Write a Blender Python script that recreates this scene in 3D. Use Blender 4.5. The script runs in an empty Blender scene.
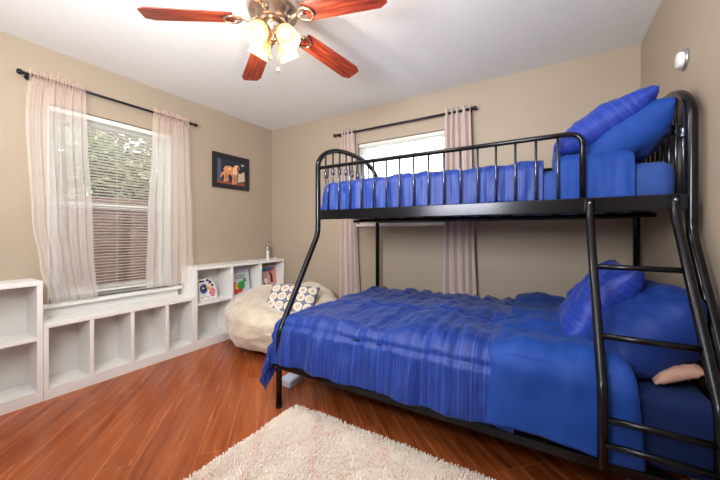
import bpy, bmesh, math, random
from mathutils import Vector, Matrix, noise, Quaternion

random.seed(7)
PI = math.pi
S = bpy.context.scene
COL = S.collection

# ------------------------------------------------------------------ camera, light, exposure
HC = 1.114                                     # camera height
LW, RW, BW, FW, CH = -3.087, 0.560, 2.892, -1.25, 2.44   # wall planes and ceiling height
cam_data = bpy.data.cameras.new('camera')
cam_data.sensor_width = 36
cam_data.lens = 311.4 * 36 / 720
cam_data.shift_y = -7.7 / 720
cam_data.clip_start = 0.02
cam = bpy.data.objects.new('camera', cam_data)
cam.location = (0, 0, HC)
cam.rotation_euler = (PI / 2, 0, math.radians(31.09))
COL.objects.link(cam)
S.camera = cam

world = bpy.data.worlds.new('sky')
S.world = world
world.use_nodes = True
bg = world.node_tree.nodes['Background']
bg.inputs[0].default_value = (0.86, 0.93, 1.0, 1)
bg.inputs[1].default_value = 4.2

def area(name, loc, target, sx, sy, power, color):
    d = bpy.data.lights.new(name, 'AREA')
    d.shape = 'RECTANGLE'; d.size = sx; d.size_y = sy
    d.energy = power; d.color = color
    o = bpy.data.objects.new(name, d)
    o.location = loc
    o.rotation_euler = (Vector(target) - Vector(loc)).to_track_quat('-Z', 'Y').to_euler()
    COL.objects.link(o)
    return o

area('bounce_fill', (-0.85, -0.45, 1.70), (-1.1, 0.45, 2.44), 0.9, 0.9, 70, (0.95, 0.98, 1.0))  # added fill light near the camera, aimed at the ceiling to brighten the room

vs = S.view_settings
vs.view_transform = 'Standard'
vs.look = 'None'
vs.gamma = 1
vs.use_curve_mapping = False
vs.exposure = 0.66

# ------------------------------------------------------------------ materials
def srgb(r, g, b):
    f = lambda c: (c / 255 / 12.92) if c / 255 <= 0.04045 else ((c / 255 + 0.055) / 1.055) ** 2.4
    return (f(r), f(g), f(b), 1)

class NT:
    def __init__(s, m):
        s.m = m; s.t = m.node_tree; s.n = s.t.nodes; s.b = s.n['Principled BSDF']
    def add(s, typ, **kw):
        n = s.n.new(typ)
        for k, v in kw.items(): setattr(n, k, v)
        return n
    def link(s, a, b): s.t.links.new(a, b)
    def coord(s, kind='Object', scale=(1, 1, 1), rot=(0, 0, 0), loc=(0, 0, 0)):
        c = s.add('ShaderNodeTexCoord'); m = s.add('ShaderNodeMapping')
        m.inputs['Scale'].default_value = scale; m.inputs['Rotation'].default_value = rot
        m.inputs['Location'].default_value = loc
        s.link(c.outputs[kind], m.inputs[0]); return m.outputs[0]
    def noise(s, vec, scale, detail=3, rough=0.5):
        n = s.add('ShaderNodeTexNoise'); n.inputs['Scale'].default_value = scale
        n.inputs['Detail'].default_value = detail; n.inputs['Roughness'].default_value = rough
        s.link(vec, n.inputs['Vector']); return n.outputs['Fac']
    def ramp(s, fac, stops, interp='LINEAR'):
        r = s.add('ShaderNodeValToRGB'); r.color_ramp.interpolation = interp
        el = r.color_ramp.elements
        while len(el) < len(stops): el.new(0.5)
        for e, (p, c) in zip(el, stops): e.position = p; e.color = c
        s.link(fac, r.inputs[0]); return r.outputs[0]
    def math(s, op, a, b=None):
        n = s.add('ShaderNodeMath', operation=op)
        for i, v in enumerate((a, b)):
            if v is None: continue
            if isinstance(v, (int, float)): n.inputs[i].default_value = v
            else: s.link(v, n.inputs[i])
        return n.outputs[0]
    def mix(s, fac, a, b, mode='MIX'):
        n = s.add('ShaderNodeMix', data_type='RGBA', blend_type=mode)
        for i, v in ((0, fac), (6, a), (7, b)):
            if isinstance(v, (int, float, tuple)): n.inputs[i].default_value = v
            else: s.link(v, n.inputs[i])
        return n.outputs[2]
    def bump(s, h, strength=0.3, dist=0.01):
        b = s.add('ShaderNodeBump'); b.inputs['Strength'].default_value = strength
        b.inputs['Distance'].default_value = dist
        s.link(h, b.inputs['Height']); s.link(b.outputs[0], s.b.inputs['Normal'])

def mat(name, col, rough=0.5, metal=0.0, nscale=30, namp=0.08, bump=0.0, sheen=0.0, spec=None, coat=0.0):
    m = bpy.data.materials.new(name); m.use_nodes = True
    n = NT(m)
    v = n.coord()
    f = n.noise(v, nscale)
    lo = tuple(c * (1 - namp) for c in col[:3]) + (1,)
    hi = tuple(min(1, c * (1 + namp)) for c in col[:3]) + (1,)
    n.link(n.ramp(f, [(0.3, lo), (0.7, hi)]), n.b.inputs['Base Color'])
    n.b.inputs['Roughness'].default_value = rough
    n.b.inputs['Metallic'].default_value = metal
    if spec is not None: n.b.inputs['Specular IOR Level'].default_value = spec
    if sheen: n.b.inputs['Sheen Weight'].default_value = sheen
    if coat: n.b.inputs['Coat Weight'].default_value = coat
    if bump: n.bump(n.noise(v, nscale * 4), bump, 0.004)
    return m

M = {}
M['wall'] = mat('tan_wall_paint', srgb(168, 152, 133), 0.55, nscale=2, namp=0.02, bump=0.04)
M['ceiling'] = mat('ceiling_paint', srgb(232, 233, 234), 0.8, nscale=40, namp=0.02, bump=0.3)
M['white'] = mat('white_gloss_paint', srgb(232, 230, 227), 0.4, nscale=6, namp=0.02)
M['white_trim'] = mat('white_trim_paint', srgb(228, 228, 224), 0.35, nscale=6, namp=0.02)
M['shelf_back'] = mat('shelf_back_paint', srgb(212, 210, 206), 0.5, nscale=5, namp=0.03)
M['black'] = mat('black_bed_metal', srgb(40, 40, 44), 0.2, 0.8, nscale=60, namp=0.1)
M['black_highlit'] = mat('black_metal_highlit', srgb(86, 90, 104), 0.22, 0.85, nscale=60, namp=0.1)  # the bed's black metal, lightened so the bars' highlights sit in the colour
M['rod'] = mat('dark_rod_metal', srgb(34, 36, 50), 0.4, 0.6)
M['blind'] = mat('white_blind_vinyl', srgb(222, 220, 212), 0.5, namp=0.02)
M['nickel'] = mat('brushed_nickel', srgb(190, 172, 155), 0.25, 0.95, nscale=80, namp=0.06)
M['chain'] = mat('chain_brass', srgb(150, 120, 80), 0.35, 0.9)
M['navy_sheet'] = mat('navy_fitted_sheet', srgb(14, 34, 80), 0.75, nscale=20, namp=0.1, bump=0.1, sheen=0.03, spec=0.2)  # navy cloth, darkened further to stand for light falloff at the bed head
M['blue_sheet'] = mat('blue_fitted_sheet', srgb(48, 76, 146), 0.7, nscale=20, namp=0.08, bump=0.1, sheen=0.05, spec=0.2)
M['plain_blue'] = mat('plain_blue_microfibre', srgb(20, 62, 142), 0.6, nscale=12, namp=0.08, bump=0.1, sheen=0.04, spec=0.25)
M['deep_blue'] = mat('deep_blue_pillowcase', srgb(14, 46, 118), 0.6, nscale=12, namp=0.08, bump=0.1, sheen=0.04, spec=0.25)
M['beige'] = mat('beige_ticking', srgb(170, 132, 116), 0.7, namp=0.05)
M['taupe'] = mat('taupe_curtain_cloth', srgb(196, 176, 168), 0.75, nscale=60, namp=0.05, bump=0.1, sheen=0.3)
M['soil'] = mat('outdoor_soil', srgb(120, 105, 80), 0.9, nscale=4, namp=0.3)
M['bark'] = mat('tree_bark', srgb(128, 98, 74), 0.9, nscale=14, namp=0.3, bump=0.5)
M['siding'] = mat('outdoor_siding', srgb(150, 140, 125), 0.7)
M['paper'] = mat('paper_pages', srgb(232, 228, 218), 0.7, namp=0.02)
M['frame_black'] = mat('picture_frame_black', srgb(38, 34, 42), 0.35, 0.1, nscale=18, namp=0.35)
M['block_white'] = mat('pale_blue_block', srgb(205, 215, 240), 0.25, nscale=18, namp=0.06, bump=0.2)
M['porcelain'] = mat('white_porcelain', srgb(228, 226, 220), 0.25, namp=0.02)
M['chrome'] = mat('chrome_ring', srgb(200, 202, 206), 0.2, 0.9)
M['mirror_white'] = mat('white_plastic', srgb(235, 235, 232), 0.4, namp=0.01)
M['wicker'] = mat('woven_wicker', srgb(206, 184, 158), 0.7, nscale=40, namp=0.2, bump=0.5)

def leaf_mat(name, a, b):
    m = bpy.data.materials.new(name); m.use_nodes = True; n = NT(m)
    v = n.coord()
    n.link(n.ramp(n.noise(v, 3.5), [(0.3, a), (0.7, b)]), n.b.inputs['Base Color'])
    n.b.inputs['Roughness'].default_value = 0.5
    n.b.inputs['Subsurface Weight'].default_value = 0.0
    return m
M['leaf'] = leaf_mat('green_leaves', srgb(78, 96, 48), srgb(128, 140, 84))
M['leaf2'] = leaf_mat('olive_leaves', srgb(80, 84, 46), srgb(140, 128, 84))

# glass: mostly clear, a little gloss
def glass_mat(name, tint=(1, 1, 1, 1), gloss=0.06, rough=0.02):
    m = bpy.data.materials.new(name); m.use_nodes = True; n = NT(m)
    t = n.add('ShaderNodeBsdfTransparent'); t.inputs[0].default_value = tint
    g = n.add('ShaderNodeBsdfGlossy'); g.inputs['Roughness'].default_value = rough
    mx = n.add('ShaderNodeMixShader'); mx.inputs[0].default_value = gloss
    fr = n.add('ShaderNodeFresnel'); fr.inputs[0].default_value = 1.45
    n.link(n.math('MULTIPLY', fr.outputs[0], gloss / 0.06), mx.inputs[0])
    n.link(t.outputs[0], mx.inputs[1]); n.link(g.outputs[0], mx.inputs[2])
    n.link(mx.outputs[0], n.n['Material Output'].inputs[0])
    return m
M['glass'] = glass_mat('window_glass')
M['crystal'] = glass_mat('crystal_glass', (0.80, 0.80, 0.82, 1), 0.9, 0.12)

def sheer_mat(name, col, top, opacity):
    m = bpy.data.materials.new(name); m.use_nodes = True; n = NT(m)
    v = n.coord()
    sep = n.add('ShaderNodeSeparateXYZ'); n.link(v, sep.inputs[0])
    c = n.ramp(n.math('ADD', n.math('MULTIPLY', sep.outputs[2], 0.4), 0.0), [(0.50, col), (0.66, top)])
    weave = n.noise(v, 260, 1)
    d = n.add('ShaderNodeBsdfDiffuse'); n.link(c, d.inputs[0])
    tl = n.add('ShaderNodeBsdfTranslucent'); n.link(c, tl.inputs[0])
    m1 = n.add('ShaderNodeMixShader'); m1.inputs[0].default_value = 0.45
    n.link(d.outputs[0], m1.inputs[1]); n.link(tl.outputs[0], m1.inputs[2])
    tr = n.add('ShaderNodeBsdfTransparent')
    m2 = n.add('ShaderNodeMixShader')
    n.link(n.math('ADD', n.math('MULTIPLY', weave, 0.1), opacity - 0.05), m2.inputs[0])
    n.link(tr.outputs[0], m2.inputs[1]); n.link(m1.outputs[0], m2.inputs[2])
    n.link(m2.outputs[0], n.n['Material Output'].inputs[0])
    return m
M['sheer'] = sheer_mat('sheer_voile', srgb(254, 248, 243), srgb(248, 214, 200), 0.41)

def floor_mat():
    m = bpy.data.materials.new('cherry_laminate'); m.use_nodes = True; n = NT(m)
    # planks run along the 135 degree diagonal
    v = n.coord('Object', rot=(0, 0, PI/4), loc=(0.0, 0.0025, 0))
    br = n.add('ShaderNodeTexBrick'); n.link(v, br.inputs['Vector'])
    br.offset = 0.37; br.offset_frequency = 3
    br.inputs['Scale'].default_value = 1
    br.inputs['Brick Width'].default_value = 1.25
    br.inputs['Row Height'].default_value = 0.1375
    br.inputs['Mortar Size'].default_value = 0.0012
    br.inputs['Mortar Smooth'].default_value = 0.2
    br.inputs['Bias'].default_value = 0.0
    br.inputs['Color1'].default_value = (0, 0, 0, 1); br.inputs['Color2'].default_value = (1, 1, 1, 1)
    br.inputs['Mortar'].default_value = (0.5, 0.5, 0.5, 1)
    sv = n.add('ShaderNodeMapping'); sv.inputs['Scale'].default_value = (0.9, 13, 1); n.link(v, sv.inputs[0])
    # shift the grain from plank to plank
    off = n.add('ShaderNodeVectorMath', operation='ADD'); n.link(sv.outputs[0], off.inputs[0])
    cx = n.add('ShaderNodeCombineXYZ'); n.link(n.math('MULTIPLY', br.outputs['Color'], 23.0), cx.inputs[0]); n.link(n.math('MULTIPLY', br.outputs['Color'], 9.0), cx.inputs[2])
    n.link(cx.outputs[0], off.inputs[1])
    g = n.noise(off.outputs[0], 2.2, 5, 0.55)
    big = n.noise(off.outputs[0], 0.9, 2)
    f = n.math('ADD', n.math('MULTIPLY', g, 0.75), n.math('MULTIPLY', big, 0.3))
    c = n.ramp(f, [(0.33, srgb(112, 52, 24)), (0.45, srgb(148, 72, 34)), (0.60, srgb(172, 90, 46)), (0.80, srgb(184, 102, 56))])
    tone = n.ramp(br.outputs['Color'], [(0, (0.88, 0.86, 0.84, 1)), (1, (1.05, 1.05, 1.05, 1))])
    c2 = n.mix(1.0, c, tone, 'MULTIPLY')
    c3 = n.mix(n.math('MULTIPLY', br.outputs['Fac'], 0.6), c2, srgb(214, 150, 112))
    n.link(c3, n.b.inputs['Base Color'])
    n.link(n.math('ADD', n.math('MULTIPLY', g, 0.12), 0.2), n.b.inputs['Roughness'])
    n.b.inputs['Specular IOR Level'].default_value = 0.4
    n.bump(n.math('SUBTRACT', n.math('MULTIPLY', g, 0.2), br.outputs['Fac']), 0.05, 0.001)
    return m
M['floor'] = floor_mat()

def striped(name, base, hi, lo, axis=0, scale=1.0):
    """woven stripes of uneven width that run across one axis"""
    m = bpy.data.materials.new(name); m.use_nodes = True; n = NT(m)
    sc = [0.0, 0.0, 0.0]; sc[axis] = 1.0 * scale
    v = n.coord('Object', scale=tuple(sc))
    a = n.noise(v, 26, 4, 0.75)
    c = n.ramp(a, [(0.38, lo), (0.455, base), (0.50, lo), (0.53, base), (0.60, hi), (0.66, base)])
    n.link(c, n.b.inputs['Base Color'])
    n.b.inputs['Roughness'].default_value = 0.45
    n.b.inputs['Specular IOR Level'].default_value = 0.35
    n.b.inputs['Sheen Weight'].default_value = 0.12
    n.b.inputs['Sheen Tint'].default_value = (0.5, 0.65, 1, 1)
    n.bump(n.math('ADD', a, n.math('MULTIPLY', n.noise(n.coord(), 45, 3), 0.5)), 0.5, 0.006)
    return m
M['stripe'] = striped('striped_blue_satin', srgb(28, 60, 146), srgb(44, 78, 168), srgb(14, 32, 98), 0, 2.8)
M['stripe_y'] = striped('striped_blue_sham', srgb(28, 58, 160), srgb(44, 74, 180), srgb(18, 38, 124), 0, 3.2)

def rug_mat():
    m = bpy.data.materials.new('cream_pink_shag'); m.use_nodes = True; n = NT(m)
    v = n.coord()
    ns = n.add('ShaderNodeTexNoise'); ns.inputs['Scale'].default_value = 5; n.link(v, ns.inputs['Vector'])
    wob = n.add('ShaderNodeVectorMath', operation='SCALE'); n.link(ns.outputs['Color'], wob.inputs[0]); wob.inputs['Scale'].default_value = 0.24
    ad = n.add('ShaderNodeVectorMath', operation='ADD'); n.link(v, ad.inputs[0]); n.link(wob.outputs[0], ad.inputs[1])
    def lattice(rot):
        mp = n.add('ShaderNodeMapping'); mp.inputs['Rotation'].default_value = (0, 0, rot); n.link(ad.outputs[0], mp.inputs[0])
        sp = n.add('ShaderNodeSeparateXYZ'); n.link(mp.outputs[0], sp.inputs[0])
        fr = n.math('FRACT', n.math('MULTIPLY', sp.outputs[0], 3.2))
        d = n.math('ABSOLUTE', n.math('SUBTRACT', fr, 0.5))
        return n.math('LESS_THAN', d, 0.07)
    lines = n.math('MAXIMUM', lattice(0.5), lattice(-0.75))
    fine = n.noise(v, 150, 2)
    mask = n.math('MULTIPLY', lines, n.math('GREATER_THAN', fine, 0.55))
    cr = n.ramp(n.noise(v, 60, 2), [(0.3, srgb(244, 228, 212)), (0.7, srgb(254, 243, 230))])
    n.link(n.mix(n.math('MULTIPLY', mask, 0.75), cr, srgb(232, 170, 156)), n.b.inputs['Base Color'])
    n.b.inputs['Roughness'].default_value = 0.9
    n.b.inputs['Sheen Weight'].default_value = 0.3
    return m
M['rug'] = rug_mat()

def blade_mat():
    m = bpy.data.materials.new('cherry_blade_wood'); m.use_nodes = True; n = NT(m)
    v = n.coord('Object', scale=(2, 30, 30))
    g = n.noise(v, 2.5, 6, 0.6)
    n.link(n.ramp(g, [(0.35, srgb(88, 26, 18)), (0.5, srgb(134, 50, 30)), (0.65, srgb(160, 72, 46))]), n.b.inputs['Base Color'])
    n.b.inputs['Roughness'].default_value = 0.3
    return m
M['blade'] = blade_mat()

def fence_mat():
    m = bpy.data.materials.new('weathered_fence_wood'); m.use_nodes = True; n = NT(m)
    v = n.coord('Object', scale=(12, 0.8, 12))
    n.link(n.ramp(n.noise(v, 2.4, 6, 0.65), [(0.3, srgb(66, 46, 38)), (0.55, srgb(108, 78, 64)), (0.75, srgb(136, 106, 90))]), n.b.inputs['Base Color'])
    n.b.inputs['Roughness'].default_value = 0.85
    return m
M['fence'] = fence_mat()

def bean_mat():
    m = bpy.data.materials.new('cream_plush'); m.use_nodes = True; n = NT(m)
    v = n.coord('Object')
    w = n.noise(v, 9, 4, 0.6)
    n.link(n.ramp(w, [(0.3, srgb(190, 174, 152)), (0.7, srgb(216, 203, 184))]), n.b.inputs['Base Color'])
    n.b.inputs['Roughness'].default_value = 0.5
    n.b.inputs['Sheen Weight'].default_value = 0.6
    n.bump(n.noise(v, 16, 5, 0.6), 0.7, 0.02)
    return m
M['bean'] = bean_mat()

def ring_mat():
    m = bpy.data.materials.new('medallion_print'); m.use_nodes = True; n = NT(m)
    v = n.coord('Object', scale=(11.5, 11.5, 11.5))
    sp = n.add('ShaderNodeSeparateXYZ'); n.link(v, sp.inputs[0])
    cb = n.add('ShaderNodeCombineXYZ'); n.link(sp.outputs[0], cb.inputs[0]); n.link(sp.outputs[1], cb.inputs[1])
    vo = n.add('ShaderNodeTexVoronoi'); vo.feature = 'F1'; vo.inputs['Randomness'].default_value = 0.12
    vo.inputs['Scale'].default_value = 1.0
    n.link(cb.outputs[0], vo.inputs['Vector'])
    W = srgb(226, 218, 204); G = srgb(112, 114, 130); T = srgb(176, 142, 110)
    c = n.ramp(vo.outputs['Distance'], [(0, W), (0.10, T), (0.19, W), (0.26, T), (0.31, W), (0.46, G), (0.6, G)], 'CONSTANT')
    n.link(c, n.b.inputs['Base Color']); n.b.inputs['Roughness'].default_value = 0.8
    return m
M['rings'] = ring_mat()

def emis(name, col, strength):
    m = bpy.data.materials.new(name); m.use_nodes = True; n = NT(m)
    n.b.inputs['Base Color'].default_value = col
    n.b.inputs['Emission Color'].default_value = col
    n.b.inputs['Emission Strength'].default_value = strength
    return m
M['bulb'] = emis('lit_bulb', srgb(255, 214, 150), 2.2)
def shade_mat():
    m = bpy.data.materials.new('frosted_lamp_glass'); m.use_nodes = True; n = NT(m)
    v = n.coord(); c = n.ramp(n.noise(v, 20), [(0.2, srgb(176, 146, 104)), (0.8, srgb(186, 158, 116))])
    tl = n.add('ShaderNodeBsdfTranslucent'); n.link(c, tl.inputs[0])
    d = n.add('ShaderNodeBsdfDiffuse'); n.link(c, d.inputs[0])
    tr = n.add('ShaderNodeBsdfTransparent')
    m1 = n.add('ShaderNodeMixShader'); m1.inputs[0].default_value = 0.35
    n.link(tl.outputs[0], m1.inputs[1]); n.link(d.outputs[0], m1.inputs[2])
    m2 = n.add('ShaderNodeMixShader'); m2.inputs[0].default_value = 0.85
    n.link(tr.outputs[0], m2.inputs[1]); n.link(m1.outputs[0], m2.inputs[2])
    n.link(m2.outputs[0], n.n['Material Output'].inputs[0])
    return m
M['shade'] = shade_mat()

def flat(name, rgb, rough=0.45):
    if name not in M: M[name] = mat(name, srgb(*rgb), rough, nscale=50, namp=0.04)
    return M[name]

# ------------------------------------------------------------------ helpers
def new(): return bmesh.new()

def box(bm, x0, x1, y0, y1, z0, z1, bevel=0.0, mi=0):
    vs_ = [bm.verts.new(p) for p in ((x0,y0,z0),(x1,y0,z0),(x1,y1,z0),(x0,y1,z0),(x0,y0,z1),(x1,y0,z1),(x1,y1,z1),(x0,y1,z1))]
    fs = [bm.faces.new([vs_[i] for i in q]) for q in ((3,2,1,0),(4,5,6,7),(0,1,5,4),(1,2,6,5),(2,3,7,6),(3,0,4,7))]
    for f in fs: f.material_index = mi
    if bevel:
        es = list({e for f in fs for e in f.edges})
        r = bmesh.ops.bevel(bm, geom=es, offset=bevel, segments=2, affect='EDGES', profile=0.6)
        for f in r['faces']: f.material_index = mi
    return bm

def smooth_path(pts, rad, seg=5):
    """round the inner corners of a polyline"""
    pts = [Vector(p) for p in pts]
    if rad <= 0: return pts
    out = [pts[0]]
    for i in range(1, len(pts) - 1):
        a, b, c = pts[i-1], pts[i], pts[i+1]
        r = min(rad, (a-b).length*0.49, (c-b).length*0.49)
        p = b + (a-b).normalized()*r; q = b + (c-b).normalized()*r
        for k in range(seg + 1):
            t = k/seg
            out.append(p*(1-t)**2 + b*2*t*(1-t) + q*t**2)
    out.append(pts[-1])
    return out

def tube(bm, pts, r, seg=10, rad=0.0, squash=None, caps=True, mi=0):
    pts = smooth_path(pts, rad)
    n = len(pts)
    rs = r if isinstance(r, (list, tuple)) else [r]*n
    if len(rs) != n: rs = [rs[0] + (rs[-1]-rs[0])*i/(n-1) for i in range(n)]
    tans = []
    for i in range(n):
        a = pts[max(i-1, 0)]; b = pts[min(i+1, n-1)]
        tans.append((b-a).normalized())
    up = Vector((0, 0, 1)) if abs(tans[0].z) < 0.9 else Vector((1, 0, 0))
    u = tans[0].cross(up).normalized()
    rings = []
    for i in range(n):
        if i: u = (u - tans[i]*u.dot(tans[i])).normalized()
        w = tans[i].cross(u)
        rings.append([bm.verts.new(pts[i] + (u*math.cos(2*PI*k/seg) + w*math.sin(2*PI*k/seg)*(squash or 1))*rs[i]) for k in range(seg)])
    for i in range(n-1):
        for k in range(seg):
            f = bm.faces.new((rings[i][k], rings[i][(k+1) % seg], rings[i+1][(k+1) % seg], rings[i+1][k])); f.material_index = mi; f.smooth = True
    if caps:
        bm.faces.new(rings[0][::-1]).material_index = mi; bm.faces.new(rings[-1]).material_index = mi
    return bm

def lathe(bm, prof, seg=24, mat4=None, mi=0):
    rings = []
    mat4 = mat4 or Matrix()
    for r, z in prof:
        if r < 1e-5: rings.append([bm.verts.new(mat4 @ Vector((0, 0, z)))])
        else: rings.append([bm.verts.new(mat4 @ Vector((r*math.cos(2*PI*k/seg), r*math.sin(2*PI*k/seg), z))) for k in range(seg)])
    for a, b in zip(rings, rings[1:]):
        for k in range(seg):
            q = [a[k % len(a)], a[(k+1) % len(a)], b[(k+1) % len(b)], b[k % len(b)]]
            q = list(dict.fromkeys(q))
            if len(q) > 2:
                f = bm.faces.new(q); f.material_index = mi; f.smooth = True
    return bm

def grid(bm, nu, nv, fn, mi=0, close=False):
    vs_ = [[bm.verts.new(fn(i/(nu-1), j/(nv-1))) for j in range(nv)] for i in range(nu)]
    for i in range(nu-1):
        for j in range(nv-1):
            f = bm.faces.new((vs_[i][j], vs_[i+1][j], vs_[i+1][j+1], vs_[i][j+1])); f.material_index = mi; f.smooth = True
    return vs_

def obj(name, bm, m, parent=None, solid=0.0, smooth=False, origin=None, fixn=True, offset=0):
    if fixn: bmesh.ops.recalc_face_normals(bm, faces=bm.faces)
    if smooth:
        for f in bm.faces: f.smooth = True
    me = bpy.data.meshes.new(name)
    bm.to_mesh(me); bm.free()
    ms = m if isinstance(m, (list, tuple)) else [m]
    for x in ms: me.materials.append(x)
    o = bpy.data.objects.new(name, me)
    if origin is not None:
        o.location = origin
        me.transform(Matrix.Translation(-Vector(origin)))
    if parent:
        o.parent = parent
        # parts are written in world coordinates: bring them under the thing's own base
        w = world_of(parent)
        me_off = Matrix.Translation(-w)
        if origin is None: me.transform(me_off)
        else: o.location = Vector(origin) - w
    COL.objects.link(o)
    if solid:
        s = o.modifiers.new('thickness', 'SOLIDIFY'); s.thickness = solid; s.offset = offset
    return o

def world_of(o):
    v = Vector((0, 0, 0))
    while o: v = v + Vector(o.location); o = o.parent
    return v

def thing(name, label, cat, loc=(0, 0, 0), group=None):
    o = bpy.data.objects.new(name, None); o.empty_display_size = 0.1
    o.location = loc; COL.objects.link(o)
    return tag(o, label, cat, group)

def tag(o, label, cat, group=None):
    o['label'] = label; o['category'] = cat
    if group: o['group'] = group
    return o

def struct(name, bm, m, parent=None, **kw):
    o = obj(name, bm, m, parent, **kw)
    if not parent: o['kind'] = 'structure'
    return o

def copy_tree(o, parent=None):
    c = o.copy(); COL.objects.link(c)
    if parent: c.parent = parent
    for ch in o.children: copy_tree(ch, c)
    return c

def fbm(p, s, o=3):
    return noise.fractal(Vector(p)*s, 1.0, 2.0, o)

# ------------------------------------------------------------------ room shell
b = new(); box(b, LW-0.12, RW+0.12, FW-0.12, BW+0.12, -0.1, 0); struct('floor', b, M['floor'])
b = new(); box(b, LW-0.12, RW+0.12, FW-0.12, BW+0.12, CH, CH+0.1); struct('ceiling', b, M['ceiling'])
# left wall with the window hole
W1 = (0.76, 1.62, 0.60, 2.045)    # y0 y1 z0 z1
b = new()
box(b, LW-0.12, LW, FW-0.12, W1[0], 0, CH); box(b, LW-0.12, LW, W1[1], BW, 0, CH)
box(b, LW-0.12, LW, W1[0], W1[1], 0, W1[2]); box(b, LW-0.12, LW, W1[0], W1[1], W1[3], CH)
struct('wall_left', b, M['wall'])
W2 = (-1.775, -0.80, 1.20, 2.075)   # x0 x1 z0 z1
b = new()
box(b, LW-0.12, W2[0], BW, BW+0.12, 0, CH); box(b, W2[1], RW, BW, BW+0.12, 0, CH)
box(b, W2[0], W2[1], BW, BW+0.12, 0, W2[2]); box(b, W2[0], W2[1], BW, BW+0.12, W2[3], CH)
struct('wall_back', b, M['wall'])
b = new(); box(b, RW, RW+0.12, FW-0.12, BW+0.12, 0, CH); struct('wall_right', b, M['wall'])
# front wall with a closed white panel door
DX0, DX1, DH = -1.55, -0.75, 2.03
b = new()
box(b, LW, DX0, FW-0.12, FW, 0, CH); box(b, DX1, RW, FW-0.12, FW, 0, CH); box(b, DX0, DX1, FW-0.12, FW, DH, CH)
struct('wall_front', b, M['wall'])
b = new()
box(b, DX0-0.07, DX0, FW-0.12, FW+0.016, 0, DH+0.07, 0.003); box(b, DX1, DX1+0.07, FW-0.12, FW+0.016, 0, DH+0.07, 0.003); box(b, DX0, DX1, FW-0.12, FW+0.016, DH, DH+0.07, 0.003)
struct('trim_1', b, M['white_trim'])
dr = bpy.data.objects.new('door_1', None); dr.location = ((DX0+DX1)/2, FW-0.04, 0); dr['kind'] = 'structure'; COL.objects.link(dr)
b = new(); box(b, DX0+0.002, DX1-0.002, FW-0.07, FW-0.035, 0.005, DH-0.002, 0.002); obj('door_leaf', b, M['white_trim'], dr)
for xa, xb in ((DX0+0.10, (DX0+DX1)/2-0.05), ((DX0+DX1)/2+0.05, DX1-0.10)):
    for za, zb in ((0.2, 0.75), (0.9, 1.5), (1.62, 1.9)):
        b = new(); box(b, xa, xb, FW-0.037, FW-0.027, za, zb, 0.006); obj('door_panel', b, M['white_trim'], dr)
b = new(); lathe(b, [(0, 0), (0.026, 0), (0.026, 0.006), (0.010, 0.012), (0.012, 0.03), (0.026, 0.045), (0.024, 0.06), (0, 0.066)], 20, Matrix.Translation((DX1-0.06, FW-0.035, 0.97)) @ Matrix.Rotation(-PI/2, 4, 'X')); obj('door_knob', b, M['nickel'], dr)
def baseb(name, x0, x1, y0, y1):
    b = new(); box(b, x0, x1, y0, y1, 0, 0.085, 0.004); struct(name, b, M['white_trim'])
baseb('baseboard_back', -2.83, RW, BW-0.012, BW)
baseb('baseboard_right', RW-0.012, RW, FW, BW-0.012)
baseb('baseboard_front', DX1+0.07, RW-0.012, FW, FW+0.012)
baseb('baseboard_front', LW, DX0-0.07, FW, FW+0.012)
baseb('baseboard_left', LW, LW+0.012, FW+0.012, -0.165)

# ---- window 1 (left wall): frame, two sashes, glass, stool and apron
win = bpy.data.objects.new('window_1', None); win.location = (LW, (W1[0]+W1[1])/2, W1[2]); win['kind'] = 'structure'; COL.objects.link(win)
y0, y1, z0, z1 = W1
b = new(); fx0, fx1 = LW-0.115, LW-0.06
box(b, fx0, fx1, y0, y0+0.035, z0, z1, 0.003); box(b, fx0, fx1, y1-0.035, y1, z0, z1, 0.003)
box(b, fx0, fx1, y0+0.035, y1-0.035, z0, z0+0.035, 0.003); box(b, fx0, fx1, y0+0.035, y1-0.035, z1-0.035, z1, 0.003)
obj('window_frame', b, M['white_trim'], win)
zm = 1.335
for nm, sa, sb, dx in (('sash', z0+0.035, zm+0.02, 0.0), ('sash', zm-0.02, z1-0.035, -0.025)):
    b = new(); xa, xb = LW-0.085+dx, LW-0.062+dx
    box(b, xa, xb, y0+0.035, y0+0.07, sa, sb, 0.002); box(b, xa, xb, y1-0.07, y1-0.035, sa, sb, 0.002)
    box(b, xa, xb, y0+0.07, y1-0.07, sa, sa+0.04, 0.002); box(b, xa, xb, y0+0.07, y1-0.07, sb-0.04, sb, 0.002)
    sh = obj(nm, b, M['white_trim'], win)
    b = new(); box(b, (xa+xb)/2-0.002, (xa+xb)/2+0.002, y0+0.07, y1-0.07, sa+0.04, sb-0.04)
    obj('pane', b, M['glass'], sh)
b = new()
box(b, LW-0.06, LW+0.001, y0-0.0, y0+0.006, z0, z1); box(b, LW-0.06, LW+0.001, y1-0.006, y1, z0, z1)
obj('window_jamb', b, M['white_trim'], win)
b = new(); box(b, LW-0.06, LW+0.075, y0-0.075, y1+0.065, 0.575, 0.60, 0.006)
obj('window_stool', b, M['white_trim'], win)
b = new(); box(b, LW, LW+0.02, y0-0.06, y1+0.05, 0.507, 0.575, 0.003)
obj('window_apron', b, M['white_trim'], win)

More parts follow.
